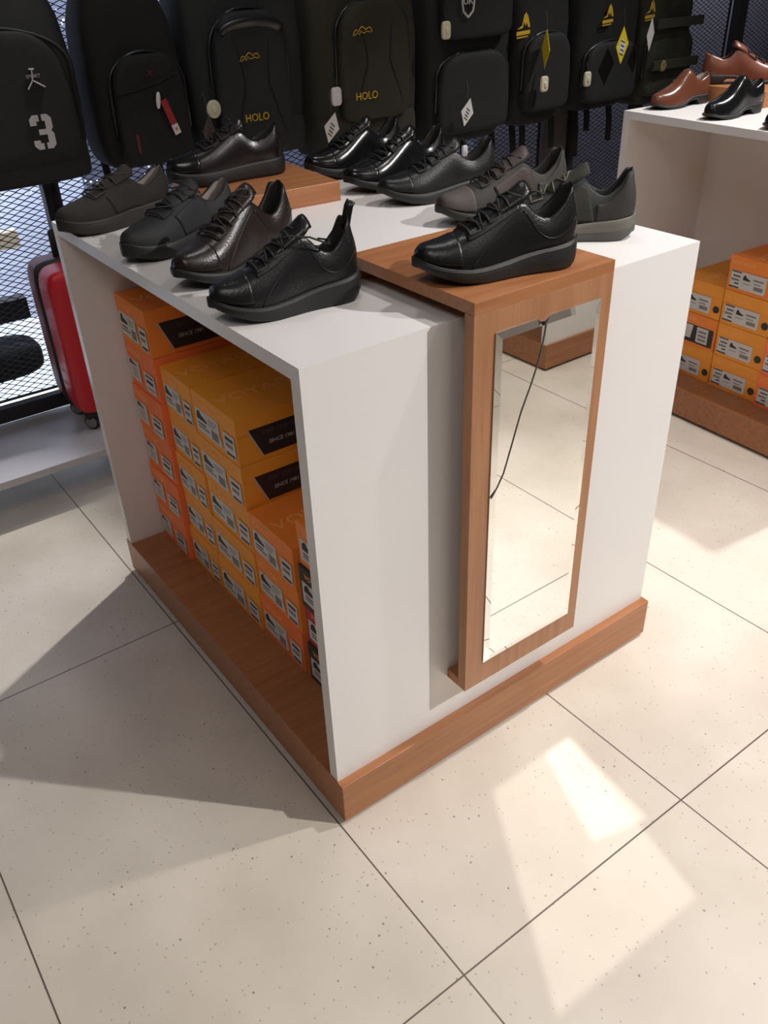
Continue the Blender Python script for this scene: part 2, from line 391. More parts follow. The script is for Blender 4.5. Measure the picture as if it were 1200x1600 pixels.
# ------------------------------------------------------------------ shoe boxes
def label_bm(w, h, two, dotted):
    """printed sticker facing -x: y from 0 to -w (left to right as seen), z from 0 to h"""
    b = bmesh.new()
    def q(u0, v0, u1, v1, mi, lift):
        vs = [b.verts.new((-lift, -u*w, v*h)) for u, v in ((u0, v0), (u1, v0), (u1, v1), (u0, v1))]
        b.faces.new(vs[::-1]).material_index = mi
    def poly(pts, mi, lift): b.faces.new([b.verts.new((-lift, -u*w, v*h)) for u, v in pts][::-1]).material_index = mi
    L1, L2, L3 = .0006, .0009, .0012
    shoe = [(0, .0), (0, .55), (.12, .9), (.3, 1), (.42, .62), (.72, .42), (1, .25), (1, 0)]
    if two == 0:      # ragged wide sticker, smaller one at its right
        poly([(0, .10), (.62, .04), (.66, .2), (.62, .5), (.62, 1), (0, 1)], 0, L1); q(.72, .0, 1, .86, 0, L1)
        poly([(.04+.26*x, .58+.36*y) for x, y in shoe], 1, L2)
        q(.05, .40, .26, .46, 1, L2); q(.05, .26, .34, .34, 2, L2)
        for k in range(3): q(.34, .82-.1*k, .58-.04*k, .86-.1*k, 2, L2)
        q(.40, .14, .58, .50, 2, L2); q(.76, .60, .96, .72, 1, L2); q(.76, .34, .94, .48, 2, L2); q(.76, .04, .97, .14, 1, L2)
    elif two == 1:    # two small stickers
        q(0, .1, .40, .95, 0, L1); q(.56, .0, .95, .80, 0, L1)
        poly([(.03+.26*x, .72+.2*y) for x, y in shoe], 1, L2)
        for k in range(4): q(.08, .56-.11*k, .32, .60-.11*k, 2, L2)
        q(.62, .62, .90, .70, 1, L2); q(.62, .36, .88, .50, 1, L2); q(.62, .12, .9, .2, 2, L2)
    elif two == 2:    # wide sticker with a shoe in the middle
        poly([(0, 0), (.98, 0), (1, .15), (1, 1), (.02, 1)], 0, L1)
        poly([(.36+.2*x, .56+.30*y) for x, y in shoe], 1, L2)
        q(.03, .9, .3, .97, 1, L2); q(.08, .66, .28, .74, 1, L2); q(.04, .42, .26, .54, 2, L2); q(.14, .24, .26, .32, 1, L2); q(.0, .02, .28, .1, 1, L2)
        q(.64, .66, .92, .76, 2, L2); q(.66, .48, .86, .54, 2, L2); q(.68, .16, .93, .38, 2, L2); q(.36, .36, .56, .4, 2, L2)
    else:             # black sticker with two white windows
        q(0, 0, 1, 1, 1, L1); q(.05, .1, .22, .95, 0, L2); poly([(.24, .2), (.46, .2), (.50, .95), (.3, .95)], 0, L2); q(.60, .1, .88, .95, 0, L2)
        for k in range(3): q(.64, .66-.22*k, .84, .78-.22*k, 2, L3)
    return b
def shoebox(label, loc, rotz, w, h, d, m, style, group, dot=False, side=True, top=False, tone='box_amber'):
    """label end faces -x, near-left bottom corner origin; extends +x (d), +y (w)"""
    t = thing('shoe_box', label, 'shoe box', loc, rotz, group)
    obj('body', box((.0012, .0012, 0), (d-.0012, w-.0012, h-.001)), M[m], t)
    obj('lid', box((0, 0, h*.62), (d, w, h-.0006)), M[m], t, bevel=.0008)
    lh = h*(.56 if style != 2 else .5)
    lw = w*.90 if style in (0, 1, 3) else w*.72
    obj('sticker', label_bm(lw, lh, style, dot), [M['tagwhite'], M['ink'], M['inkgrey']], t, loc=(-.0002, w*.95, h*.10))
    text('front_lettering', 'VOYAGER', h*.17, M['boxtext'], t, T(-.0006, w*(.70 if style != 2 else .72), h*.82) @ LEFTF, .0003)
    if top:
        text('lid_lettering', 'VOYAGER', .050, M['boxtext'], t, T(d*.45, w*.5, h-.0002) @ Matrix.Rotation(-PI/2, 4, 'Z') @ Matrix.Rotation(PI*.5, 4, 'Z'), .0003, 1.1)
    if dot:
        obj('round_sticker', lathe(bmesh.new(), [(.013, 0), (.013, .0006)], 16, Matrix.Rotation(-PI/2, 4, 'Y')), M['ink'], t, loc=(-.0003, w*.10, h*.30))
    if side:
        b = bmesh.new()
        prism(b, [(.030, .70*h), (.060, .10*h), (d-.02, .10*h), (d-.02, .70*h)], .0008, Matrix.Rotation(PI/2, 4, 'X'))
        prism(b, [(.026, .70*h), (.029, .70*h), (.059, .10*h), (.056, .10*h)], .0009, Matrix.Rotation(PI/2, 4, 'X'), 1)
        s = obj('side_print', b, [M['sidepanel'], M['sidetext']], t, loc=(0, .0, 0))
        text('side_lettering', 'SINCE 1981', h*.115, M['sidetext'], s, T(.108, -.0011, h*.34) @ FRONT, .0003)
        text('side_lettering', 'STEP STEP FREE', h*.13, M['sidefaint'], s, T(.112, -.0011, h*.56) @ FRONT, .0003)
    return t
ORD = ['bottom', 'second', 'third', 'fourth', 'fifth', 'sixth']
def ordw(k, n): return 'topmost' if k == n-1 else ('bottom' if k == 0 else ORD[k]+' from bottom')
BH = .118
GL = 'shoe boxes in the open side of the near display'
def stack(x, y, w, h, n, mats, styles, words, group, base=Vector((0, 0, 0)), rz=0, dot=None, side_from=0, jit=.003):
    for k in range(n):
        jx = random.uniform(-jit, jit)
        p = base + Matrix.Rotation(rz, 3, 'Z') @ Vector((x+jx, y, DP+.0005+k*h))
        cname = {'box_amber': 'amber', 'box_orange': 'orange', 'box_red': 'red-orange', 'box_crimson': 'crimson', 'box_black': 'black'}[mats[k]]
        shoebox('%s shoe box, %s in the %s' % (cname, ordw(k, n), words), p, rz, w, h-.0008, .30, mats[k], styles[k], group,
                dot=bool(dot and dot[k]), side=(k >= side_from), top=(k == n-1))
stack(.100, .880, .176, BH, 6, ['box_red']*5+['box_orange'], [1, 1, 1, 1, 1, 0], 'six-high stack at the bay far end', GL, side_from=4)
stack(.114, .7165, .160, .1148, 5, ['box_amber']*5, [0]*5, 'narrow stack beside the six-high one', GL, side_from=9)
stack(.114, .506, .207, .1148, 5, ['box_amber']*5, [0]*5, 'wide middle stack of the bay', GL, side_from=3)
stack(.114, .318, .184, .117, 3, ['box_red', 'box_orange', 'box_orange'], [0, 0, 0], 'three-high stack near the end panel', GL, side_from=2)
stack(.118, .085, .215, .108, 4, ['box_black', 'box_crimson', 'box_black', 'box_orange'], [0, 0, 0, 0], 'stack half hidden by the end panel', GL, side_from=9)
GR = 'shoe boxes in the right display'
# right display: local frame of D2
def d2(x, y, z): return D2O + Matrix.Rotation(-R2, 3, 'Z') @ Vector((x, y, z))
YB = .45
stack(.115, YB, .195, .1195, 4, ['box_amber']*3+['box_orange'], [2]*4, 'four-high stack, right display', GR, D2O, -R2, [1]*4, 9)
stack(.115, YB+.199, .195, .1195, 3, ['box_amber', 'box_orange', 'box_amber'], [2, 3, 2], 'left stack, right display', GR, D2O, -R2, [1, 0, 1], 9)
stack(.10, YB-.200, .195, .1195, 2, ['box_red', 'box_red'], [2, 2], 'low stack at the right picture edge', GR, D2O, -R2, [0, 0], 9)

# ------------------------------------------------------------------ shoes
WT = [(0, 0), (.012, .013), (.035, .022), (.08, .0295), (.16, .033), (.28, .0325), (.4, .034), (.52, .040), (.64, .0455), (.74, .0465), (.83, .0415), (.90, .0335), (.95, .0245), (.985, .0135), (1, 0)]
STY = {
 'flat':  dict(zb=[(0, .003), (.05, 0), (.7, 0), (.85, .004), (1, .016)], zt=[(0, .040), (.4, .034), (.7, .030), (.9, .033), (1, .042)], flare=.004,
               HC=[(0, .070), (.05, .071), (.13, .056), (.22, .046), (.32, .058), (.42, .076)], HT=[(0, .084), (.34, .084), (.42, .078), (.52, .068), (.62, .057), (.72, .047), (.82, .040), (.90, .033), (.96, .024), (1, .008)]),
 'run':   dict(zb=[(0, .014), (.06, .003), (.14, 0), (.62, 0), (.78, .006), (.9, .017), (1, .030)], zt=[(0, .046), (.12, .041), (.3, .036), (.5, .028), (.7, .025), (.88, .032), (1, .044)], flare=.006,
               HC=[(0, .084), (.05, .087), (.12, .066), (.21, .050), (.31, .066), (.42, .088)], HT=[(0, .098), (.34, .097), (.42, .090), (.52, .077), (.62, .063), (.72, .051), (.82, .039), (.90, .031), (.96, .022), (1, .007)]),
 'dress': dict(zb=[(0, 0), (.245, 0), (.265, .018), (.42, .016), (.55, .002), (.7, 0), (.85, .004), (1, .014)], zt=[(0, .030), (.25, .030), (.42, .026), (.58, .012), (.75, .011), (.9, .014), (1, .022)], flare=.004,
               HC=[(0, .066), (.05, .066), (.13, .058), (.22, .050), (.32, .062), (.42, .084)], HT=[(0, .090), (.34, .090), (.42, .086), (.52, .076), (.62, .063), (.72, .052), (.82, .044), (.90, .038), (.96, .029), (1, .012)]),
}
class Shoe:
    def __init__(s, style, L, hs=1.0, ws=1.0): s.st = STY[style]; s.L = L; s.hs = hs; s.ws = ws
    def w(s, t): return max(0, catmull(WT, t))*s.ws*(s.L/.29)
    def zb(s, t): return interp(s.st['zb'], t)
    def zt(s, t): return catmull(s.st['zt'], t)
    def S(s, t, v):
        w = s.w(t)*.97; z0 = s.zt(t)-.004; HT = catmull(s.st['HT'], t)*s.hs; HC = catmull(s.st['HC'], t)*s.hs
        a = abs(v); sg = 1 if v >= 0 else -1
        th = (1-a)*PI/2
        yt = w*max(0, math.cos(th))**.72; zt = z0+HT*math.sin(th)**.85
        cw = w*interp([(0, .75), (.1, .72), (.22, .74), (.34, .62), (.45, .42)], t)
        E = .36
        if a >= E:
            q = (1-a)/(1-E); yc = w+(cw-w)*q**1.6+.004*math.sin(PI*q)*min(1, w/.02); zc = z0+HC*q
        else:
            q = (E-a)/E
            yc = max(0, cw-.004)*(1-q)**.55 if w > .006 else cw*(1-q)
            dip = sstep(.008, .028, t)
            zc = z0+HC-dip*(HC-.012)*min(1, q*2.4)**.8
        g = 1-sstep(.29, .41, t)
        y = yt+(yc-yt)*g; z = zt+(zc-zt)*g
        x = s.L*t
        if t < .12: x += .006*(1-t/.12)*((z-z0)/.07)**2 - .003*(1-t/.12)*math.sin(PI*min(1, (z-z0)/.07))
        return Vector((x, sg*y, z))
    def N(s, t, v):
        e = .004
        a = s.S(min(.995, t+e), v)-s.S(max(.002, t-e), v); b = s.S(t, min(1, v+e*3))-s.S(t, max(-1, v-e*3))
        n = a.cross(b)
        if n.length < 1e-12: return Vector((0, 0, 1))
        n.normalize(); c = s.S(t, v)-Vector((s.L*t, 0, .04))
        return n if n.dot(c) > 0 else -n
    def ts(s, n=46): return [(1-math.cos(PI*i/n))/2 for i in range(n+1)]
    def upper(s):
        b = bmesh.new(); nv = 40; T_ = s.ts()
        g = [[b.verts.new(s.S(t, -1+2*j/nv)) for j in range(nv+1)] for t in T_]
        for i in range(len(T_)-1):
            for j in range(nv):
                f = b.faces.new((g[i][j], g[i+1][j], g[i+1][j+1], g[i][j+1])); a = abs(-1+2*(j+.5)/nv)
                if a < .35 and T_[i] < .35: f.material_index = 1
        bmesh.ops.remove_doubles(b, verts=b.verts, dist=1e-5); bmesh.ops.recalc_face_normals(b, faces=b.faces)
        return b
    def band(s, lo, hi, flare, grow=0):
        """closed loft of the sole between height fractions lo..hi"""
        b = bmesh.new(); rings = []
        for t in s.ts(44):
            wz = s.w(t)+flare*min(1, s.w(t)/.02); x = s.L*t + (-.004 if t < .01 else 0) + (flare*.8 if t > .99 else (-.003*(1-t/.05) if t < .05 else 0))
            zb, zt = s.zb(t), s.zt(t); z0, z1 = zb+(zt-zb)*lo, zb+(zt-zb)*hi
            prof = [(.94, 0), (1.0, .18), (1.0+grow, .55), (.985, .88), (.955, 1)]
            ring = [(wz*k, z0+(z1-z0)*h) for k, h in prof]; ring += [(-y, z) for y, z in reversed(ring)]
            rings.append([b.verts.new((x, y, z)) for y, z in ring])
        for a, c in zip(rings, rings[1:]):
            for k in range(len(a)): b.faces.new((a[k], c[k], c[(k+1) % len(a)], a[(k+1) % len(a)]))
        b.faces.new(rings[0]); b.faces.new(rings[-1][::-1])
        bmesh.ops.remove_doubles(b, verts=b.verts, dist=1e-5); bmesh.ops.recalc_face_normals(b, faces=b.faces)
        return b
    def patch(s, f, n=18, m=10, off=.0012):
        """f(i/n, j/m) -> (t, v)"""
        b = bmesh.new()
        def P(u, k):
            t, v = f(u, k); return s.S(t, v)+s.N(t, v)*off
        g = [[b.verts.new(P(i/n, j/m)) for j in range(m+1)] for i in range(n+1)]
        for i in range(n):
            for j in range(m): b.faces.new((g[i][j], g[i+1][j], g[i+1][j+1], g[i][j+1]))
        bmesh.ops.recalc_face_normals(b, faces=b.faces)
        c = sum((f_.calc_center_median() for f_ in b.faces), Vector())/len(b.faces); f0 = b.faces[len(b.faces)//2 if len(b.faces) % 2 else len(b.faces)//2-1]
        if f0.normal.dot(f0.calc_center_median()-Vector((c.x, 0, .035))) < 0: bmesh.ops.reverse_faces(b, faces=b.faces)
        return b
SHG = 'single shoes set out on the near display'
def shoe(label, style, base, head, L, up, solec, lace=None, lining=None, hs=1.0, ws=1.0, group=SHG, mid=None, cap=None, counter=None, eyestay=None, tabs=False, strip=None, nl=5, loops=False, sideline=False, tongue=True, welt=None, bow=False, cat='shoe', buckle=False, side_panel=None):
    s = Shoe(style, L, hs, ws)
    rz = math.atan2(head[1], head[0])
    t = thing('lace_up_shoe' if lace else 'slip_on_shoe', label, cat, base, rz, group)
    lining = lining or M['lining']
    if mid:
        obj('outsole', s.band(0, .42, s.st['flare']*.9), solec, t, smooth=True); obj('midsole', s.band(.40, 1, s.st['flare'], .03), mid, t, smooth=True)
    else: obj('outsole', s.band(0, 1, s.st['flare'], .015), solec, t, smooth=True)
    u = obj('upper', s.upper(), [up, lining], t, smooth=True)
    if welt: 
        b = bmesh.new()
        for sgn in (-1, 1): pass
        pts = [Vector((s.L*tt, sg*(s.w(tt)+s.st['flare']*.9*min(1, s.w(tt)/.02)), s.zt(tt)-.004)) for sg, TT in ((1, s.ts(40)[2:-1]), (-1, s.ts(40)[2:-1][::-1])) for tt in TT]
        obj('welt_stitching', tube(b, pts, .0011, 5), welt, t, smooth=True)
    if tongue and lace:
        b = bmesh.new(); n, m = 12, 8; rows = []
        for i in range(n+1):
            k = i/n; tt = .60-.262*k
            cz = s.zt(tt)-.004+catmull(s.st['HT'], max(tt, .36))*s.hs + .0025 + .004*sstep(.72, 1, k)
            cx = s.L*tt; hw = (.019+.008*k)*(1-.35*sstep(.8, 1, k))
            rows.append([(Vector((cx-.004*abs(2*j/m-1), hw*(2*j/m-1), cz-(.008+.008*k)*(2*j/m-1)**2))) for j in range(m+1)])
        g = [[b.verts.new(p) for p in r] for r in rows]
        for i in range(n):
            for j in range(m): b.faces.new((g[i][j], g[i][j+1], g[i+1][j+1], g[i+1][j]))
        obj('tongue', b, side_panel or up, t, smooth=True, solid=.0035)
    if eyestay:
        for sg in (-1, 1): obj('eyestay', s.patch(lambda a, k, sg=sg: (.72-.32*a, sg*(.15+.26*k+.06*a)), off=.0010), eyestay, t, smooth=True, solid=.0012)
    if cap: obj('toe_cap', s.patch(lambda a, k: (.765+.215*a, -.92+1.84*k), n=14, m=26, off=.0006), cap, t, smooth=True, solid=.001)
    if counter:
        for sg in (-1, 1): obj('heel_counter', s.patch(lambda a, k, sg=sg: (.012+.25*a, sg*(.99-(.60-.22*a)*k)), n=16, off=.0008), counter, t, smooth=True, solid=.0014)
    if side_panel:
        for sg in (-1, 1): obj('side_panel', s.patch(lambda a, k, sg=sg: (.27+.30*a+.05*k, sg*(.97-.50*k)), n=16, off=.0008), side_panel, t, smooth=True, solid=.001)
    if sideline:
        for sg in (-1, 1):
            for way in (((.38, .50), (.44, .52), (.52, .58), (.60, .68), (.67, .82), (.72, .98)), ((.03, .70), (.10, .78), (.18, .78), (.26, .70), (.32, .60), (.38, .50))):
                rows = [(way[0][0]+(way[-1][0]-way[0][0])*q/16) for q in range(17)]
                pts = [s.S(tt, sg*catmull(way, tt))+s.N(tt, sg*catmull(way, tt))*.0004 for tt in rows]
                obj('seam', tube(bmesh.new(), pts, .0011, 5), up, t, smooth=True)
    if lace:
        pts = []
        for k in range(nl):
            tt = .70-.30*k/(nl-1); q = .30+.05*k/(nl-1); row = []
            for v in (-q, -.2, -.1, 0, .1, .2, q):
                p = s.S(tt, v); n_ = s.N(tt, v)
                row.append(p+n_*(.0055 if abs(v) < q else .002))
            if k % 2: row.reverse()
            pts += row
        obj('laces', tube(bmesh.new(), pts, .0021, 6), lace, t, smooth=True)
        # crossing run
        pts = []
        for k in range(nl):
            tt = .68-.28*k/(nl-1); v = (.26 if k % 2 else -.26)
            for vv, dt in ((v, .0), (0, -.025)):
                t2 = tt+dt
                p = s.S(t2, vv)+s.N(t2, vv)*.007
                pts.append(p)
        obj('laces', tube(bmesh.new(), pts, .0021, 6), lace, t, smooth=True)
        if bow:
            zz = s.zt(.41)-.004+catmull(s.st['HT'], .41)*s.hs+.012; cx = s.L*.41
            for sg in (-1, 1):
                pts = [Vector((cx, 0, zz))]+[Vector((cx+.012*math.sin(a), sg*(.022*(1-math.cos(a))), zz+.006*math.sin(a)-.008*(1-math.cos(a)))) for a in (.6, 1.4, 2.2, 3.0, 3.8, 4.6, 5.4)]
                obj('lace_bow', tube(bmesh.new(), pts, .0017, 6), lace, t, smooth=True)
    if tabs:
        p = s.S(.012, 0); b = bmesh.new()
        pts = [p+Vector((.003, 0, -.012)), p+Vector((-.001, 0, .006)), p+Vector((-.005, 0, .020)), p+Vector((-.010, 0, .028))]
        tube(b, pts, .008, 8, flat=.28); obj('pull_tab', b, up, t, smooth=True)
    if buckle:
        obj('buckle', lathe(bmesh.new(), [(.004, 0), (.007, .001), (.007, .003), (.003, .004)], 14, Matrix.Translation(s.S(.50, -.55)) @ Matrix.Rotation(PI/2, 4, 'X')), M['brass'], t)
    t['_len'] = L
    return t, s
def leather(n, c, r, b=.25): return mat(n, c, r, bump=(260, b), spec=.45)
M['l_black'] = leather('black_leather', (.006, .006, .0065), .32)
M['l_black_soft'] = leather('soft_black_leather', (.0065, .0063, .0065), .40)
M['l_black_gloss'] = leather('polished_black_leather', (.0055, .0055, .006), .20, .06)
M['l_nubuck_br'] = mat('dark_brown_nubuck', (.0135, .0095, .0075), .8, bump=(500, .5), var=(20, .2))
M['l_black_nub'] = mat('matt_black_nubuck', (.0048, .005, .0055), .7, bump=(400, .4))
M['l_dkbrown'] = leather('dark_brown_leather', (.013, .009, .008), .30)
M['l_oxblood'] = leather('black_cherry_leather', (.009, .0065, .0065), .26, .12)
M['l_grey'] = mat('grey_brown_suede', (.062, .052, .046), .75, bump=(500, .4), var=(20, .15))
M['l_greydk'] = mat('dark_suede_panel', (.022, .020, .017), .7, bump=(500, .4))
M['l_redbr'] = mat('maroon_brown_panel', (.032, .018, .015), .6, bump=(400, .4))
M['l_green'] = mat('deep_green_suede', (.017, .022, .020), .72, bump=(500, .4), var=(20, .15))
M['l_greenolive'] = mat('olive_mesh_panel', (.022, .023, .013), .8, bump=(900, .8))
M['l_brown'] = leather('mid_brown_leather', srgb(94, 55, 40), .24, .1)
M['l_tan'] = leather('red_tan_leather', srgb(112, 64, 47), .32, .15)
M['lining'] = mat('dark_lining', (.010, .0095, .009), .85, bump=(600, .4))
M['lining_grey'] = mat('grey_lining', srgb(120, 110, 104), .8)
M['sole_black'] = mat('black_rubber_sole', (.0065, .0065, .0068), .55, bump=(250, .3))
M['sole_brown'] = mat('dark_brown_sole', (.014, .011, .009), .6, bump=(250, .3))
M['sole_olive'] = mat('grey_olive_sole', (.11, .105, .085), .6, bump=(250, .3))
M['sole_olive_dk'] = mat('dark_olive_sole', (.06, .06, .05), .6, bump=(250, .3))
M['lace_black'] = mat('black_lace', (.008, .008, .008), .6, bump=(900, .5))
M['lace_brown'] = mat('dark_brown_lace', (.02, .015, .012), .6, bump=(900, .5))
M['welt'] = mat('welt_edge', (.03, .027, .024), .45)
M['lace_grey'] = mat('grey_cord', (.09, .085, .07), .6, bump=(900, .5))
def at(toe, heel, z, L, side=.036, lift=0, anchor='toe'):
    """near-side contact points of toe and heel -> base (heel centre) and heading"""
    d = Vector((toe[0]-heel[0], toe[1]-heel[1])).normalized(); n = Vector((-d.y, d.x))
    if n.y < 0: n = -n
    if anchor == 'toe': tip = Vector(toe)+n*(side*.6); hb = tip-d*L
    else: hb = Vector(heel)+n*side
    return (hb.x, hb.y, z), (d.x, d.y)
def put(label, style, toe, ang, z, L, *a, **k):
    """toe tip and heading in degrees"""
    r = math.radians(ang); d = (math.cos(r), math.sin(r))
    return shoe(label, style, (toe[0]-d[0]*L, toe[1]-d[1]*L, z+.0004), d, L, *a, **k)
put('matt dark brown nubuck shoe with thick flat sole at the far left corner', 'flat', (-.028, .930), -170, DT, .275, M['l_nubuck_br'], M['sole_brown'], M['lace_brown'], M['lining_grey'], hs=.95, welt=M['sole_brown'], nl=4, side_panel=M['l_nubuck_br'])
put('matt black flat-soled lace-up beside the dark brown nubuck shoe', 'flat', (.006, .655), -163, DT, .285, M['l_black_nub'], M['sole_black'], M['lace_black'], M['lining_grey'], hs=1.0, nl=4, bow=True, side_panel=M['l_black_nub'])
s3, S3 = put('dark brown sneaker with raised heel collar, between two black lace-ups', 'run', (.012, .433), -164, DT, .285, M['l_dkbrown'], M['sole_black'], M['lace_brown'], hs=1.14, cap=M['l_dkbrown'], tabs=False, nl=6, sideline=True, welt=M['welt'])
s4, S4 = put('black leather sneaker with heel pull tab nearest the display edge', 'run', (-.010, .259), 171, DT, .256, M['l_black'], M['sole_black'], M['lace_black'], hs=1.12, cap=M['l_black'], tabs=True, nl=6, eyestay=M['l_black_soft'], sideline=True, welt=M['welt'])
put('polished black cherry shoe with chunky sole on the wooden riser', 'flat', (.262, 1.000), 174, 1.044, .288, M['l_oxblood'], M['sole_black'], M['lace_black'], hs=1.1, cap=M['l_black_gloss'], nl=5, bow=True, welt=M['welt'])
put('polished black lace-up farthest back, right of the riser', 'run', (.638, 1.005), 177, DT, .285, M['l_black_gloss'], M['sole_black'], M['lace_black'], hs=.98, cap=M['l_black_gloss'], nl=6)
put('polished black lace-up in the middle of the back row', 'run', (.628, .812), 178, DT, .290, M['l_black_gloss'], M['sole_black'], M['lace_black'], hs=.98, cap=M['l_black_gloss'], nl=6)
put('plain black low shoe with chunky sole, nearest of the back row', 'run', (.624, .672), 166, DT, .290, M['l_black_soft'], M['sole_black'], M['lace_black'], hs=.92, nl=6, cap=M['l_black'])
put('grey-brown suede sneaker with maroon side, behind the shoe on the mirror stand', 'run', (.612, .450), 164, DT, .295, M['l_greydk'], M['sole_brown'], M['lace_black'], hs=1.05, nl=6, side_panel=M['l_redbr'], counter=M['l_greydk'], cap=M['l_grey'])
put('dark green sneaker with grey-olive two-layer sole at the right end', 'run', (.628, .318), 139, DT, .285, M['l_green'], M['sole_olive_dk'], M['lace_grey'], hs=1.05, mid=M['sole_olive'], nl=5, counter=M['l_greydk'], side_panel=M['l_greenolive'])
put('black leather sneaker standing on top of the mirror stand', 'run', (.272, .093), 162, 1.043, .278, M['l_black'], M['sole_black'], M['lace_black'], hs=1.05, nl=6, eyestay=M['l_black_soft'], cap=M['l_black'], sideline=True, welt=M['welt'])
GS2 = 'dress shoes on the right display'
put('brown slip-on dress shoe at the corner of the right display', 'dress', (2.045, 1.050), 176, DT, .262, M['l_brown'], M['sole_black'], None, M['lining_grey'], group=GS2, hs=1.05, buckle=True)
put('black slip-on dress shoe beside the brown one on the right display', 'dress', (1.997, .800), 177, DT, .255, M['l_black_gloss'], M['sole_black'], None, M['lining'], group=GS2, hs=1.1, buckle=True)
put('tan lace-up dress shoe facing right on the wooden riser', 'dress', (2.545, .885), -43, DT+.05, .285, M['l_tan'], M['sole_brown'], M['lace_brown'], M['lining'], group=GS2, hs=1.1, nl=4)
put('black dress shoe cut off by the right picture edge', 'dress', (1.972, .568), 178, DT, .26, M['l_black_gloss'], M['sole_black'], None, M['lining'], group=GS2, hs=1.05)
# loose laces of the near sneaker and of the brown one
def loc_pt(o, p): return p
obj('loose_lace', tube(bmesh.new(), [(.150, .02, .120), (.130, .036, .128), (.095, .042, .122), (.06, .036, .104), (.045, .0, .10), (.05, -.034, .095)], .0016, 6), M['lace_black'], s4, smooth=True)
obj('loose_lace', tube(bmesh.new(), [(.09, -.028, .004), (.07, -.046, .0022), (.06, -.060, .002), (.055, -.078, .002), (.058, -.090, .002)], .0016, 6), M['lace_black'], s4, smooth=True)
obj('lace_loop', tube(bmesh.new(), [(.150, .0, .128), (.142, .012, .142), (.128, .022, .148), (.112, .022, .142), (.108, .012, .13)], .0016, 6), M['lace_brown'], s3, smooth=True)

# ------------------------------------------------------------------ mesh racks, posts, shelf, background
MY = 1.95
def mesh_panel(label, x0, x1, z0, z1, y=MY):
    t = thing('mesh_panel', label, 'mesh panel', (x0, y, z0), 0, 'black mesh panels along the back')
    b = bmesh.new(); LW, SWD = .040, .0190; nx = int((x1-x0)/LW)+1; nz = int((z1-z0)/SWD)+1; V = {}
    W_, H_ = x1-x0, z1-z0
    def v(i, j):
        k = (i, j)
        if k not in V: V[k] = b.verts.new((min(W_, max(0, i*LW/2)), 0, min(H_, max(0, j*SWD/2))))
        return V[k]
    for j in range(0, 2*nz):
        for i in range(0, 2*nx):
            if (i+j) % 2 == 0 and (i+2)*LW/2 <= W_+LW*.5 and (j+1)*SWD/2 <= H_+SWD*.5 and j > 0:
                b.faces.new((v(i, j), v(i+1, j-1), v(i+2, j), v(i+1, j+1)))
    o = obj('mesh_infill', b, M['steel_black'], t)
    wf = o.modifiers.new('strands', 'WIREFRAME'); wf.thickness = .0046; wf.use_even_offset = False
    f = bmesh.new(); r = .006
    bx(f, (0, -.005, 0), (W_, .005, r)); bx(f, (0, -.005, H_-r), (W_, .005, H_)); bx(f, (0, -.005, r), (r, .005, H_-r)); bx(f, (W_-r, -.005, r), (W_, .005, H_-r))
    obj('frame', f, M['steel_black'], t)
    return t
mesh_panel('black diamond mesh panel behind the number bag and red suitcase', -.75, .245, .24, 2.0)
mesh_panel('black diamond mesh panel behind the slate and olive backpacks', .25, 1.36, .24, 2.0)
mesh_panel('black diamond mesh panel between the olive and dark grey backpacks', 1.40, 2.44, .24, 2.0)
mesh_panel('black diamond mesh panel behind the rightmost dark backpacks', 2.63, 3.04, .24, 2.0)
mesh_panel('black diamond mesh panel above the brown dress shoes', 3.08, 3.72, .24, 2.0)
mesh_panel('black diamond mesh panel at the top right picture corner', 3.80, 4.6, .24, 2.0)
def post(label, x, y, w_, d_, h=2.3, m='post', slots=True):
    t = thing('slotted_post', label, 'post', (x, y, 0), 0, 'upright posts of the mesh racks')
    obj('upright', box((-w_/2, -d_/2, 0), (w_/2, d_/2, h)), M[m], t, bevel=.001)
    if slots:
        for k in range(14): obj('slot', box((-.004, -d_/2-.001, .36+k*.07), (.004, -d_/2+.0002, .36+k*.07+.028)), M['dark'], t)
    return t
M['column'] = mat('taupe_column', srgb(92, 84, 82), .7, var=(4, .06))
post('black slotted upright post above the red suitcase', .245, MY-.035, .05, .04)
post('taupe column left of the fine mesh', 2.52, MY, .13, .06, 2.6, 'column', False)
post('broad black filler standing in for bags between the olive and dark grey backpacks', 1.60, MY+.03, .16, .03, slots=False)  # added black slab in place of dark bags filling the gap
post('black upright post beside the taupe column', 2.603, MY-.03, .03, .04, slots=False)
post('black upright post left of the brown dress shoe', 3.05, MY-.03, .055, .04, slots=False)
post('black upright post at the top right above the tan shoe', 3.76, MY-.03, .07, .04, slots=False)
o = obj('low_shelf', box((-1.6, 1.535, .145), (2.3, 1.935, .17)), M['shelf'], bevel=.0015); tag(o, 'long low white shelf under the mesh, red suitcase standing on it', 'shelf')
for k, x in enumerate((-1.2, .6, 2.1)):
    o = obj('shelf_bracket', box((x-.02, 1.85, 0), (x+.02, 1.93, .1445)), M['post']); tag(o, 'black bracket carrying the low white shelf from below', 'bracket', 'brackets under the low white shelf')
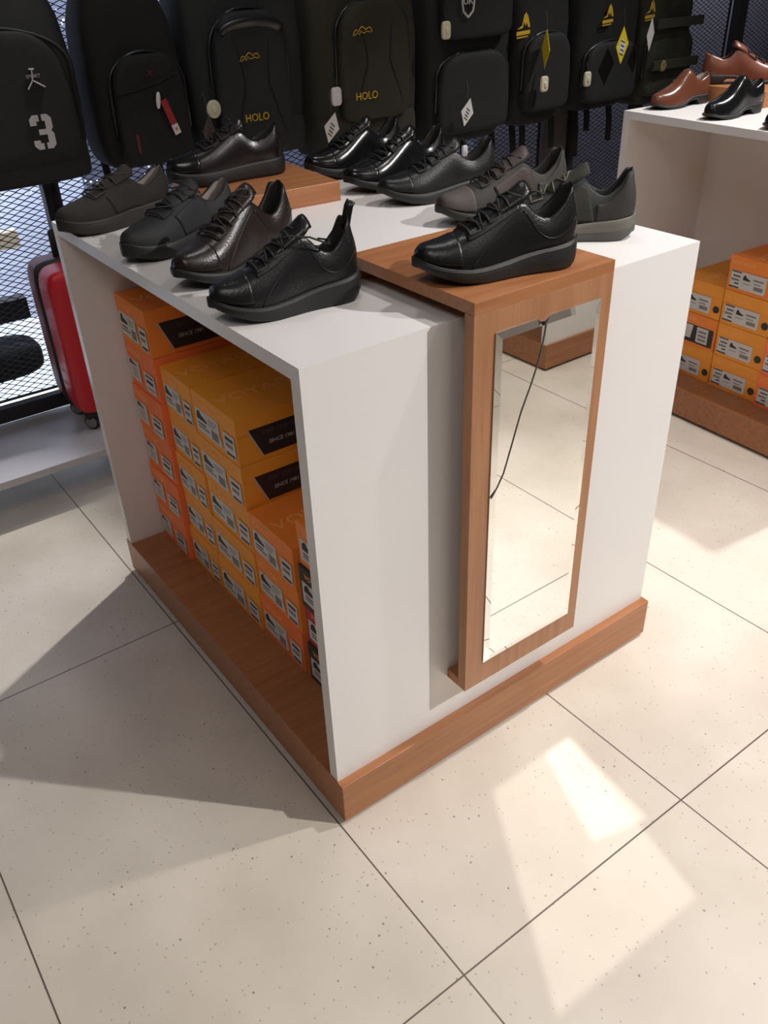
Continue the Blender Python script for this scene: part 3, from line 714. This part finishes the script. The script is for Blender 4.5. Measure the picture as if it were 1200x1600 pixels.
# things behind the mesh
o = obj('lit_panel', box((-.9, 2.5, -.0), (.26, 2.53, .30)), M['glow']); tag(o, 'glowing bluish white panel low behind the left mesh', 'light panel')
o = obj('dark_rail', box((-.9, MY-.045, .185), (2.4, MY-.012, .235)), M['post']); tag(o, 'dark rail under the mesh panels just above the low shelf', 'rail')
o = obj('beige_board', box((-.9, 2.45, .60), (.24, 2.50, .66)), M['beige']); tag(o, 'narrow beige board behind the left mesh', 'board')
o = obj('dark_crossbar', box((-.9, 2.25, .40), (.165, 2.31, .475)), M['post']); tag(o, 'dark crossbar behind the mesh left of the suitcase', 'bar')
o = obj('dark_bundle', superell(.45, .2, .13, .5, .5), M['fab_black'], smooth=True, loc=(-.05, 2.30, .255)); tag(o, 'dark rounded bundle behind the mesh by the glowing panel', 'bundle')
b = bmesh.new()  # glowing dots added to imitate the sparkles seen through the mesh
for k in range(620):
    x = random.uniform(-.6, 1.0); z = random.uniform(.74, 1.65); r = random.uniform(0.0018, 0.0038)
    bmesh.ops.create_icosphere(b, subdivisions=1, radius=r, matrix=T(x+.35, 2.40+random.uniform(0, .06), z))
o = obj('glint_dots', b, M['glint_dot']); o['kind'] = 'stuff'; tag(o, 'tiny glowing bluish white dots imitating sparkles behind the left mesh', 'lights')
M['greypanel'] = mat('violet_grey_panel', srgb(92, 90, 102), .6, var=(5, .06))
o = obj('grey_panel', box((2.45, 2.36, .0), (5.2, 2.40, 2.2)), M['greypanel']); tag(o, 'violet grey panel close behind the right-hand mesh', 'panel')
M['greypanel2'] = mat('slate_blue_panel', srgb(92, 97, 118), .6, var=(5, .06))
o = obj('slate_panel', box((.55, 2.50, .0), (2.40, 2.54, 1.5)), M['greypanel2']); tag(o, 'slate blue panel behind the middle mesh', 'panel')

# ------------------------------------------------------------------ suitcase
t = thing('suitcase', 'red hard-shell suitcase on four wheels on the low white shelf', 'suitcase', (.292, 1.775, .17), 0)
def shell(y0, y1): return superell(.40, y1-y0, .485, .22, .28, 56, 32)
obj('rear_shell', superell(.385, .10, .48, .20, .3, 56, 30), M['suit_dark'], t, smooth=True, loc=(0, .063, .305))
obj('front_shell', superell(.385, .135, .48, .20, .32, 56, 30), M['suit_red'], t, smooth=True, loc=(0, -.055, .305))
b = bmesh.new(); pts = []
obj('zip_band', superell(.390, .028, .487, .18, .5, 56, 30), M['rubber'], t, smooth=True, loc=(0, .014, .305))
for k in range(9):
    z = .13+k*.044
    obj('rib', superell(.388, .132, .010, .5, .32, 40, 8), M['suit_red'], t, smooth=True, loc=(0, -.0565, z))
for sx in (-1, 1):
    for sy in (-1, 1):
        wx, wy = sx*.145, sy*.070-.005; ax = Matrix.Rotation(math.radians(40), 4, 'Z') @ Matrix.Rotation(PI/2, 4, 'Y')
        w_ = obj('wheel', lathe(bmesh.new(), [(.016, -.011), (.026, -.009), (.026, .009), (.016, .011)], 24, ax), M['rubber'], t, loc=(wx, wy, .0265))
        obj('wheel_hub', lathe(bmesh.new(), [(.017, -.014), (.020, -.0125), (.020, .0125), (.017, .014)], 20, ax), M['hub'], w_)
        obj('wheel_fork', superell(.044, .036, .040, .5, .6, 20, 12), M['rubber'], t, smooth=True, loc=(wx, wy, .058))
obj('top_handle', superell(.12, .03, .03, .5, .5, 24, 12), M['rubber'], t, smooth=True, loc=(-.02, .01, .555))
b = bmesh.new(); tube(b, [(-.10, .05, .53), (-.10, .05, .62), (-.06, .05, .63), (.10, .05, .63), (.12, .05, .62), (.12, .05, .53)], .011, 8)
obj('pull_handle', b, M['rubber'], t, smooth=True)
o = obj('price_label', box((0, 0, 0), (.035, .002, .05)), M['tagwhite'], loc=(.215, 1.690, .690), rot=(0, 0, .2)); o.parent = None
bpy.data.objects.remove(o)

# ------------------------------------------------------------------ backpacks
def bag(label, x0, x1, z0, z1, mbody, mpocket, y_front=1.675, depth=.20, arch=.45, pocket=(.16, .86, .06, .62), lean=0, pk_d=.05, trim=None, group='backpacks hanging on the mesh', hood=False, straps=2, rz=0, base_band=None, sub_pocket=None, seams=False):
    w_, h = x1-x0, z1-z0; cx = (x0+x1)/2; cy = y_front+depth/2
    t = thing('backpack', label, 'backpack', (cx, cy, z0), rz, group)
    def shp(p):
        k = max(0, p.z/(h/2)); f = 1-arch*.42*k**2.4
        kb = max(0, -p.z/(h/2)); f *= 1-.05*kb**4
        y = p.y*(1-.30*max(0, k)**2) + (.02*k)
        if p.y < 0: y -= .012*math.sin(PI*(p.z/h+.5))
        return Vector((p.x*f, y, p.z))
    obj('body', superell(w_, depth, h, .30, .42, 56, 36, shp), mbody, t, smooth=True, loc=(0, 0, h/2))
    a, b_, c, d = pocket; pw, ph = (b_-a)*w_, (d-c)*h
    px = (a+b_)/2*w_-w_/2; pz = (c+d)/2*h; py = -depth/2-.004
    def shp2(p):
        k = max(0, p.z/(ph/2)); return Vector((p.x*(1-.32*k**2.6), p.y, p.z))
    pk = obj('front_pocket', superell(pw, pk_d*2, ph, .26, .40, 48, 30, shp2), mpocket, t, smooth=True, loc=(px, py, pz))
    # zip line arching over the pocket
    pts = []
    for i in range(25):
        an = PI*i/24; ex = .62
        X = -math.cos(an)*pw*.52; Z = math.sin(an)**.55*ph*.40
        if i in (0, 24): Z = -ph*.32
        k = max(0, Z/(ph/2)); pts.append((px+X*(1-.26*k**2.6), py-.010, pz+ph*.12+Z))
    obj('zip', tube(bmesh.new(), pts, .0055, 7), trim or M['vinyl'], t, smooth=True)
    if hood:
        pts2 = []
        for i in range(13):
            an = PI*(.18+.64*i/12); pts2.append((px-math.cos(an)*pw*.46, py-.040+.012*abs(math.cos(an)), pz+ph*.27+math.sin(an)**.8*.06))
        tube_b = bmesh.new(); tube(tube_b, pts2, .024, 10, flat=.55); obj('zip_flap', tube_b, M['vinyl'], t, smooth=True)
    if seams:
        for k0, k1, k2 in ((-.30, -.16, -.34), (.22, .16, .36)):
            pts = [(px+pw*(k0+(k1-k0)*math.sin(PI*.5*min(1, q/6)) if q < 6 else k1+(k2-k1)*((q-6)/6)), py-pk_d-.0005+.006*(abs(q-6)/6)**3, pz+ph*(.40-.80*q/12)) for q in range(13)]
            obj('pocket_seam', tube(bmesh.new(), pts, .0035, 6, flat=.6), M['fab_black'], t, smooth=True)
    if base_band:
        obj('base_band', superell(w_*.97, depth+.02, h*base_band, .25, .42, 48, 18), mbody, t, smooth=True, loc=(0, -.008, h*base_band/2+.004))
    if sub_pocket:
        a, b_, c, d = sub_pocket
        obj('lower_pocket', superell((b_-a)*w_, .06, (d-c)*h, .25, .4, 40, 20), mpocket, t, smooth=True, loc=((a+b_)/2*w_-w_/2, py-.02, (c+d)/2*h))
    b = bmesh.new(); zt = h-.012
    tube(b, [(-.035, .01, zt), (-.035, .01, zt+.04), (-.02, .01, zt+.055), (.02, .01, zt+.055), (.035, .01, zt+.04), (.035, .01, zt)], .008, 8); obj('grab_handle', b, M['strap'], t, smooth=True)
    for k in range(straps):
        sx = (-.30, .30, .12)[k]*w_; b = bmesh.new(); ln = (.16, .12, .22)[k]
        tube(b, [(sx, depth/2-.03, h*.30), (sx, depth/2+.004, .03), (sx+.006, depth/2-.01, -ln*.5), (sx+.004, depth/2-.014, -ln)], .013, 8, flat=.25)
        obj('shoulder_strap', b, M['strap'], t, smooth=True)
    t['_f'] = 0; del t['_f']
    return t, dict(cx=cx, cy=cy, z0=z0, w=w_, h=h, py=cy+py-pk_d, fy=cy+py)
GB = 'backpacks hanging on the mesh'
def mark(parent, info, name, bm, m, px, z, lift=.0):
    pass
# surface front y of pocket
def place_text(t, i, name, s, size, m, x, z, y, shear=0, sx=1):
    return text(name, s, size, m, t, T(x-i['cx'], y-i['cy'], z-i['z0']) @ FRONT, .0012, sx, shear)
def place_bm(t, i, name, bm, m, x, z, y, sc=1):
    bm.transform(T(x-i['cx'], y-i['cy'], z-i['z0']) @ FRONT @ Matrix.Scale(sc, 4)); return obj(name, bm, m, t)
def mountains():
    b = bmesh.new()
    tube(b, [(-.040, -.012, 0), (-.034, 0, 0), (-.026, .005, 0), (-.018, -.002, 0), (-.012, .006, 0), (-.002, .014, 0), (.006, .010, 0), (.014, .002, 0), (.020, .008, 0), (.030, .010, 0), (.038, .002, 0), (.040, -.004, 0)], .0016, 5)
    tube(b, [(-.034, -.012, 0), (-.022, -.004, 0), (-.014, -.010, 0), (-.006, .002, 0), (.0, -.006, 0), (.010, -.006, 0), (.016, -.002, 0), (.036, -.006, 0)], .0014, 5)
    return b
def peak():
    b = bmesh.new()
    prism(b, [(-.035, 0), (-.010, .012), (0, .048), (.010, .056), (.022, .040), (.034, .004), (.022, .006), (.016, .022), (.008, .010), (.0, .026), (-.006, .004)], .0014)
    prism(b, [(-.038, -.008), (.034, -.005), (.034, -.018), (-.038, -.022)], .0014)
    prism(b, [(-.036, -.027), (.024, -.024), (.024, -.028), (-.036, -.032)], .0014)
    return b
b1, i1 = bag('black backpack with large grey number 3 at the left picture edge', -.17, .335, .955, 1.52, M['fab_char'], M['fab_char'], arch=.8, pocket=(.05, .93, .10, .70), pk_d=.02, trim=M['fab_black'], base_band=.2)
# stencil 3 built from two bars (outline with stencil cuts)
def stencil3():
    b = bmesh.new(); H = .088; 
    prism(b, [(-.030, .070), (-.030, .078), (-.020, .088), (-.004, .088), (-.004, .072), (-.012, .072), (-.012, .062), (-.030, .062)], .0014)
    prism(b, [(.004, .088), (.020, .088), (.030, .078), (.030, .054), (.024, .046), (.030, .038), (.030, .010), (.020, 0), (.004, 0), (.004, .016), (.011, .016), (.011, .037), (.0, .037), (-.010, .037), (-.010, .051), (.011, .051), (.011, .072), (.004, .072)], .0014)
    prism(b, [(-.030, .024), (-.012, .024), (-.012, .016), (-.004, .016), (-.004, 0), (-.020, 0), (-.030, .010)], .0014)
    return b
yb1 = i1['py']-.0
place_bm(b1, i1, 'number_print', stencil3(), M['grey_print'], .190, 1.056, yb1, 1.0)
b = bmesh.new(); prism(b, [(-.03, .0), (-.03, .088), (.02, .088), (.03, .078), (.03, .05), (.02, .04), (-.012, .04), (-.012, 0)], .0014)
place_bm(b1, i1, 'letter_print', b, M['grey_print'], .002, 1.056, yb1+.002, 1.0)
place_text(b1, i1, 'small_lettering', 'SPORT', .013, M['grey_print'], .198, 1.238, yb1-.0)
b = bmesh.new(); tube(b, [(-.004, .006, 0), (-.006, -.006, 0), (-.022, -.026, 0)], .0022, 5); tube(b, [(-.004, -.006, 0), (.024, -.024, 0)], .0022, 5); tube(b, [(-.010, .022, 0), (.004, .021, 0)], .0022, 5); tube(b, [(-.002, .021, 0), (-.004, .004, 0)], .0022, 5)
place_bm(b1, i1, 'racket_emblem', b, M['grey_print'], .200, 1.234, yb1, 1.0)

b2, i2 = bag('narrow black backpack with red hang tag, second from the left', .362, .652, .955, 1.455, M['fab_black'], M['fab_char'], pocket=(.16, .93, .03, .62), pk_d=.04, arch=.8)
yb2 = i2['py']-.001
place_text(b2, i2, 'red_emblem', 'X', .022, M['red_thread'], .516, 1.216, yb2, .3, 1.4)
b = bmesh.new(); prism(b, [(-.004, -.025), (.004, -.025), (.004, .025), (-.004, .025)], .0014); place_bm(b2, i2, 'red_side_label', b, M['red_thread'], .450, 1.036, yb2)
obj('pocket_seam', tube(bmesh.new(), [(-.10, -.148, .215), (-.04, -.151, .222), (.03, -.152, .235), (.10, -.147, .258)], .0025, 5), M['fab_black'], b2, smooth=True)
b3, i3 = bag('slate grey backpack with yellow mountain embroidery above the polished shoe', .665, 1.075, .93, 1.60, M['fab_slate'], M['fab_slate'], pocket=(.16, .80, .03, .63), pk_d=.045, hood=True, base_band=.17, seams=True)
yb3 = i3['py']-.0015
place_bm(b3, i3, 'mountain_embroidery', mountains(), M['yellow'], .844, 1.231, yb3, .85)
place_text(b3, i3, 'brand_embroidery', 'HOLO', .032, M['yellow'], .849, 1.061, yb3-.001, 0, .95)
b4, i4 = bag('olive green backpack with yellow mountain embroidery', 1.10, 1.545, .875, 1.60, M['fab_olive'], M['fab_olive'], pocket=(.19, .84, .17, .66), pk_d=.045, base_band=.19, seams=True)
yb4 = i4['py']-.0015
place_bm(b4, i4, 'mountain_embroidery', mountains(), M['yellow'], 1.266, 1.270, yb4, .95)
place_text(b4, i4, 'brand_embroidery', 'HOLO', .034, M['yellow'], 1.273, 1.077, yb4-.001, 0, .95)
b5, i5 = bag('dark grey backpack with white shield badge', 1.585, 1.99, .855, 1.60, M['fab_navy'], M['fab_navy'], pocket=(.06, .90, .06, .42), pk_d=.04, sub_pocket=(.08, .88, .48, .74), straps=3)
yb5 = i5['fy']-.05
b = bmesh.new(); tube(b, [(0, -.045, 0), (.022, -.026, 0), (.027, 0, 0), (.027, .04, 0), (-.027, .04, 0), (-.027, 0, 0), (-.022, -.026, 0), (0, -.045, 0)], .0035, 6)
place_bm(b5, i5, 'shield_badge', b, M['grey_print'], 1.708, 1.325, yb5-.009, 1.0)
place_text(b5, i5, 'shield_letters', 'UK', .034, M['grey_print'], 1.708, 1.330, yb5-.009)
b6, i6 = bag('black backpack with yellow peak logo beside the shield-badge bag', 2.01, 2.30, .87, 1.60, M['fab_char'], M['fab_char'], pocket=(.08, .92, .08, .45), pk_d=.04, straps=3)
place_bm(b6, i6, 'peak_logo', peak(), M['yellow'], 1.995+.02, 1.222, i6['fy']-.022, .95)
b7, i7 = bag('black backpack with yellow diamond tag right of the taupe column', 2.345, 2.715, .885, 1.60, M['fab_black'], M['fab_char'], pocket=(.08, .92, .05, .36), pk_d=.035, straps=3)
place_bm(b7, i7, 'peak_logo', peak(), M['yellow'], 2.478, 1.228, i7['fy']-.022, .85)
b8, i8 = bag('dark olive backpack with brass snap and buckle straps, farthest right', 2.725, 3.07, .865, 1.60, M['fab_camo'], M['fab_camo'], pocket=(.06, .94, .06, .40), pk_d=.035)
place_bm(b8, i8, 'peak_logo', peak(), M['yellow'], 2.735, 1.228, i8['fy']-.022, .85)
for z in (1.015, 1.17): obj('webbing_strap', box((-.150, -.165, z-.865), (.150, -.148, z-.865+.035)), M['fab_olive'], b8, bevel=.002)
obj('snap_button', lathe(bmesh.new(), [(.022, 0), (.022, .004), (.012, .008), (.004, .006)], 20, T(-.085, -.160, 1.030-.865) @ Matrix.Rotation(PI/2, 4, 'X')), M['brass'], b8)
# hooks that carry them
for (tt, i) in ((b1, i1), (b2, i2), (b3, i3), (b4, i4), (b5, i5), (b6, i6), (b7, i7), (b8, i8)):
    z = i['z0']+i['h']+.036; y = i['cy']+.01
    o = obj('wall_hook', tube(bmesh.new(), [(i['cx'], MY, z), (i['cx'], y-.02, z), (i['cx'], y-.05, z+.012)], .005, 8), M['post'], smooth=True); tag(o, 'black steel hook arm carrying a backpack on the mesh', 'hook', 'hook arms above the backpacks')

# ------------------------------------------------------------------ tags on the bags
def diamond_tag(label, x, y, z, s, m, rz=0, roll=0, printed=True, cord=.06, group='hanging price tags', extra=None):
    t = thing('price_tag', label, 'price tag', (x, y, z), rz, group)
    b = bmesh.new(); prism(b, [(-s*.62, -s*.05), (.0, -s), (s*.62, .05*s), (0, s)], .0012, Matrix.Rotation(roll, 4, 'Y') @ FRONT)
    if printed:
        R_ = Matrix.Rotation(roll, 4, 'Y') @ FRONT @ T(0, 0, .0013)
        if extra: prism(b, [(-s*.40, -s*.10), (-s*.02, -s*.62), (s*.36, -.0*s), (-s*.05, s*.40)], .0004, R_, 1)
        for k in range(4): prism(b, [(-s*.16-.02*s*k, s*.30-k*.22*s), (s*.20-.02*s*k, s*.16-k*.22*s), (s*.20-.02*s*k, s*.08-k*.22*s), (-s*.16-.02*s*k, s*.22-k*.22*s)], .0007, R_, 2)
    obj('card', b, [m, M['tagwhite'], M['ink']], t)
    obj('cord', tube(bmesh.new(), [(0, -.0006, s*.96), (.002, -.0006, s+cord*.5), (0, .006, s+cord)], .0009, 5), M['lace_grey'], t)
    return t
YF = 1.59
diamond_tag('white diamond price tag hanging before the olive backpack', 1.108, YF+.01, 1.001, .048, M['tagwhite'], 0, .35)
diamond_tag('white diamond price tag hanging on the shield-badge backpack', 1.692, YF, .981, .048, M['tagwhite'], 0, .30)
diamond_tag('yellow diamond price tag seen edge-on by the black backpack', 2.076, YF, 1.155, .066, M['tagyellow'], 1.15, 0, extra=True)
diamond_tag('yellow diamond price tag hanging face-on beside the black backpack', 2.508, YF, 1.132, .068, M['tagyellow'], .1, 0, extra=True)
diamond_tag('blank white diamond tag hanging on the dark olive backpack', 2.676, YF, 1.158, .062, M['tagwhite'], .3, 0, printed=False)
diamond_tag('dim upright price tag tucked beside the polished shoe on the riser', .668, YF+.015, 1.045, .05, M['tagdull'], .5, .2)
def sec_tag(label, x, y, z, m, sx=.019, sz=.028, rnd=.5, rz=0):
    t = thing('security_tag', label, 'security tag', (x, y, z), rz, 'security tags on the backpacks')
    obj('case', superell(sx*2, .014, sz*2, rnd, rnd, 28, 16), m, t, smooth=True)
    obj('dome', superell(sx*.8, .010, sz*.9, .9, .9, 20, 12), m, t, smooth=True, loc=(0, -.006, -.002))
    obj('lanyard', tube(bmesh.new(), [(0, 0, sz*.8), (0, .004, sz*1.6), (0, .012, sz*2.2)], .003, 6), M['strap'], t)
    return t
sec_tag('round cream security disc on the slate backpack', .696, YF+.02, 1.104, M['tagcream'], .024, .026, 1.0)
sec_tag('white rounded security tag on the olive backpack', 1.140, YF+.02, 1.091, M['tagwhiteplastic'])
sec_tag('cream rounded security tag on the shield-badge backpack', 1.606, YF+.02, 1.248, M['tagcream'])
sec_tag('cream security tag below the edge-on yellow price tag', 2.090, YF+.01, 1.033, M['tagcream'])
sec_tag('cream security tag left of the face-on yellow price tag', 2.37, YF+.045, 1.020, M['tagcream'])
sec_tag('small pale security tag hanging low behind the black shoes', 1.700, YF+.02, .845, M['tagwhiteplastic'], .012, .02)
t = thing('hang_tag', 'red and grey paper hang tag pinned with a white plastic lock', 'hang tag', (.550, 1.612, 1.112), 0)
R_ = Matrix.Rotation(-.32, 4, 'Y') @ FRONT @ Matrix.Scale(.72, 4)
b = bmesh.new(); prism(b, [(-.012, -.050), (.016, -.050), (.016, .050), (-.012, .050)], .0012, R_, 0); prism(b, [(-.012, -.090), (.016, -.090), (.016, -.0502), (-.012, -.0502)], .0012, R_, 1)
prism(b, [(-.006, .004), (.010, .004), (.010, .014), (-.006, .014)], .0016, R_, 3); prism(b, [(-.002, -.078), (.010, -.074), (.006, -.062), (-.004, -.066)], .0016, R_, 2)
obj('card', b, [M['tagred'], M['tagwhite'], M['orange_ink'], M['box_crimson']], t)
obj('plastic_lock', superell(.013, .010, .045, .8, .8, 16, 12), M['tagwhiteplastic'], t, smooth=True, loc=(-.026, -.002, .035), rot=(0, .15, 0))
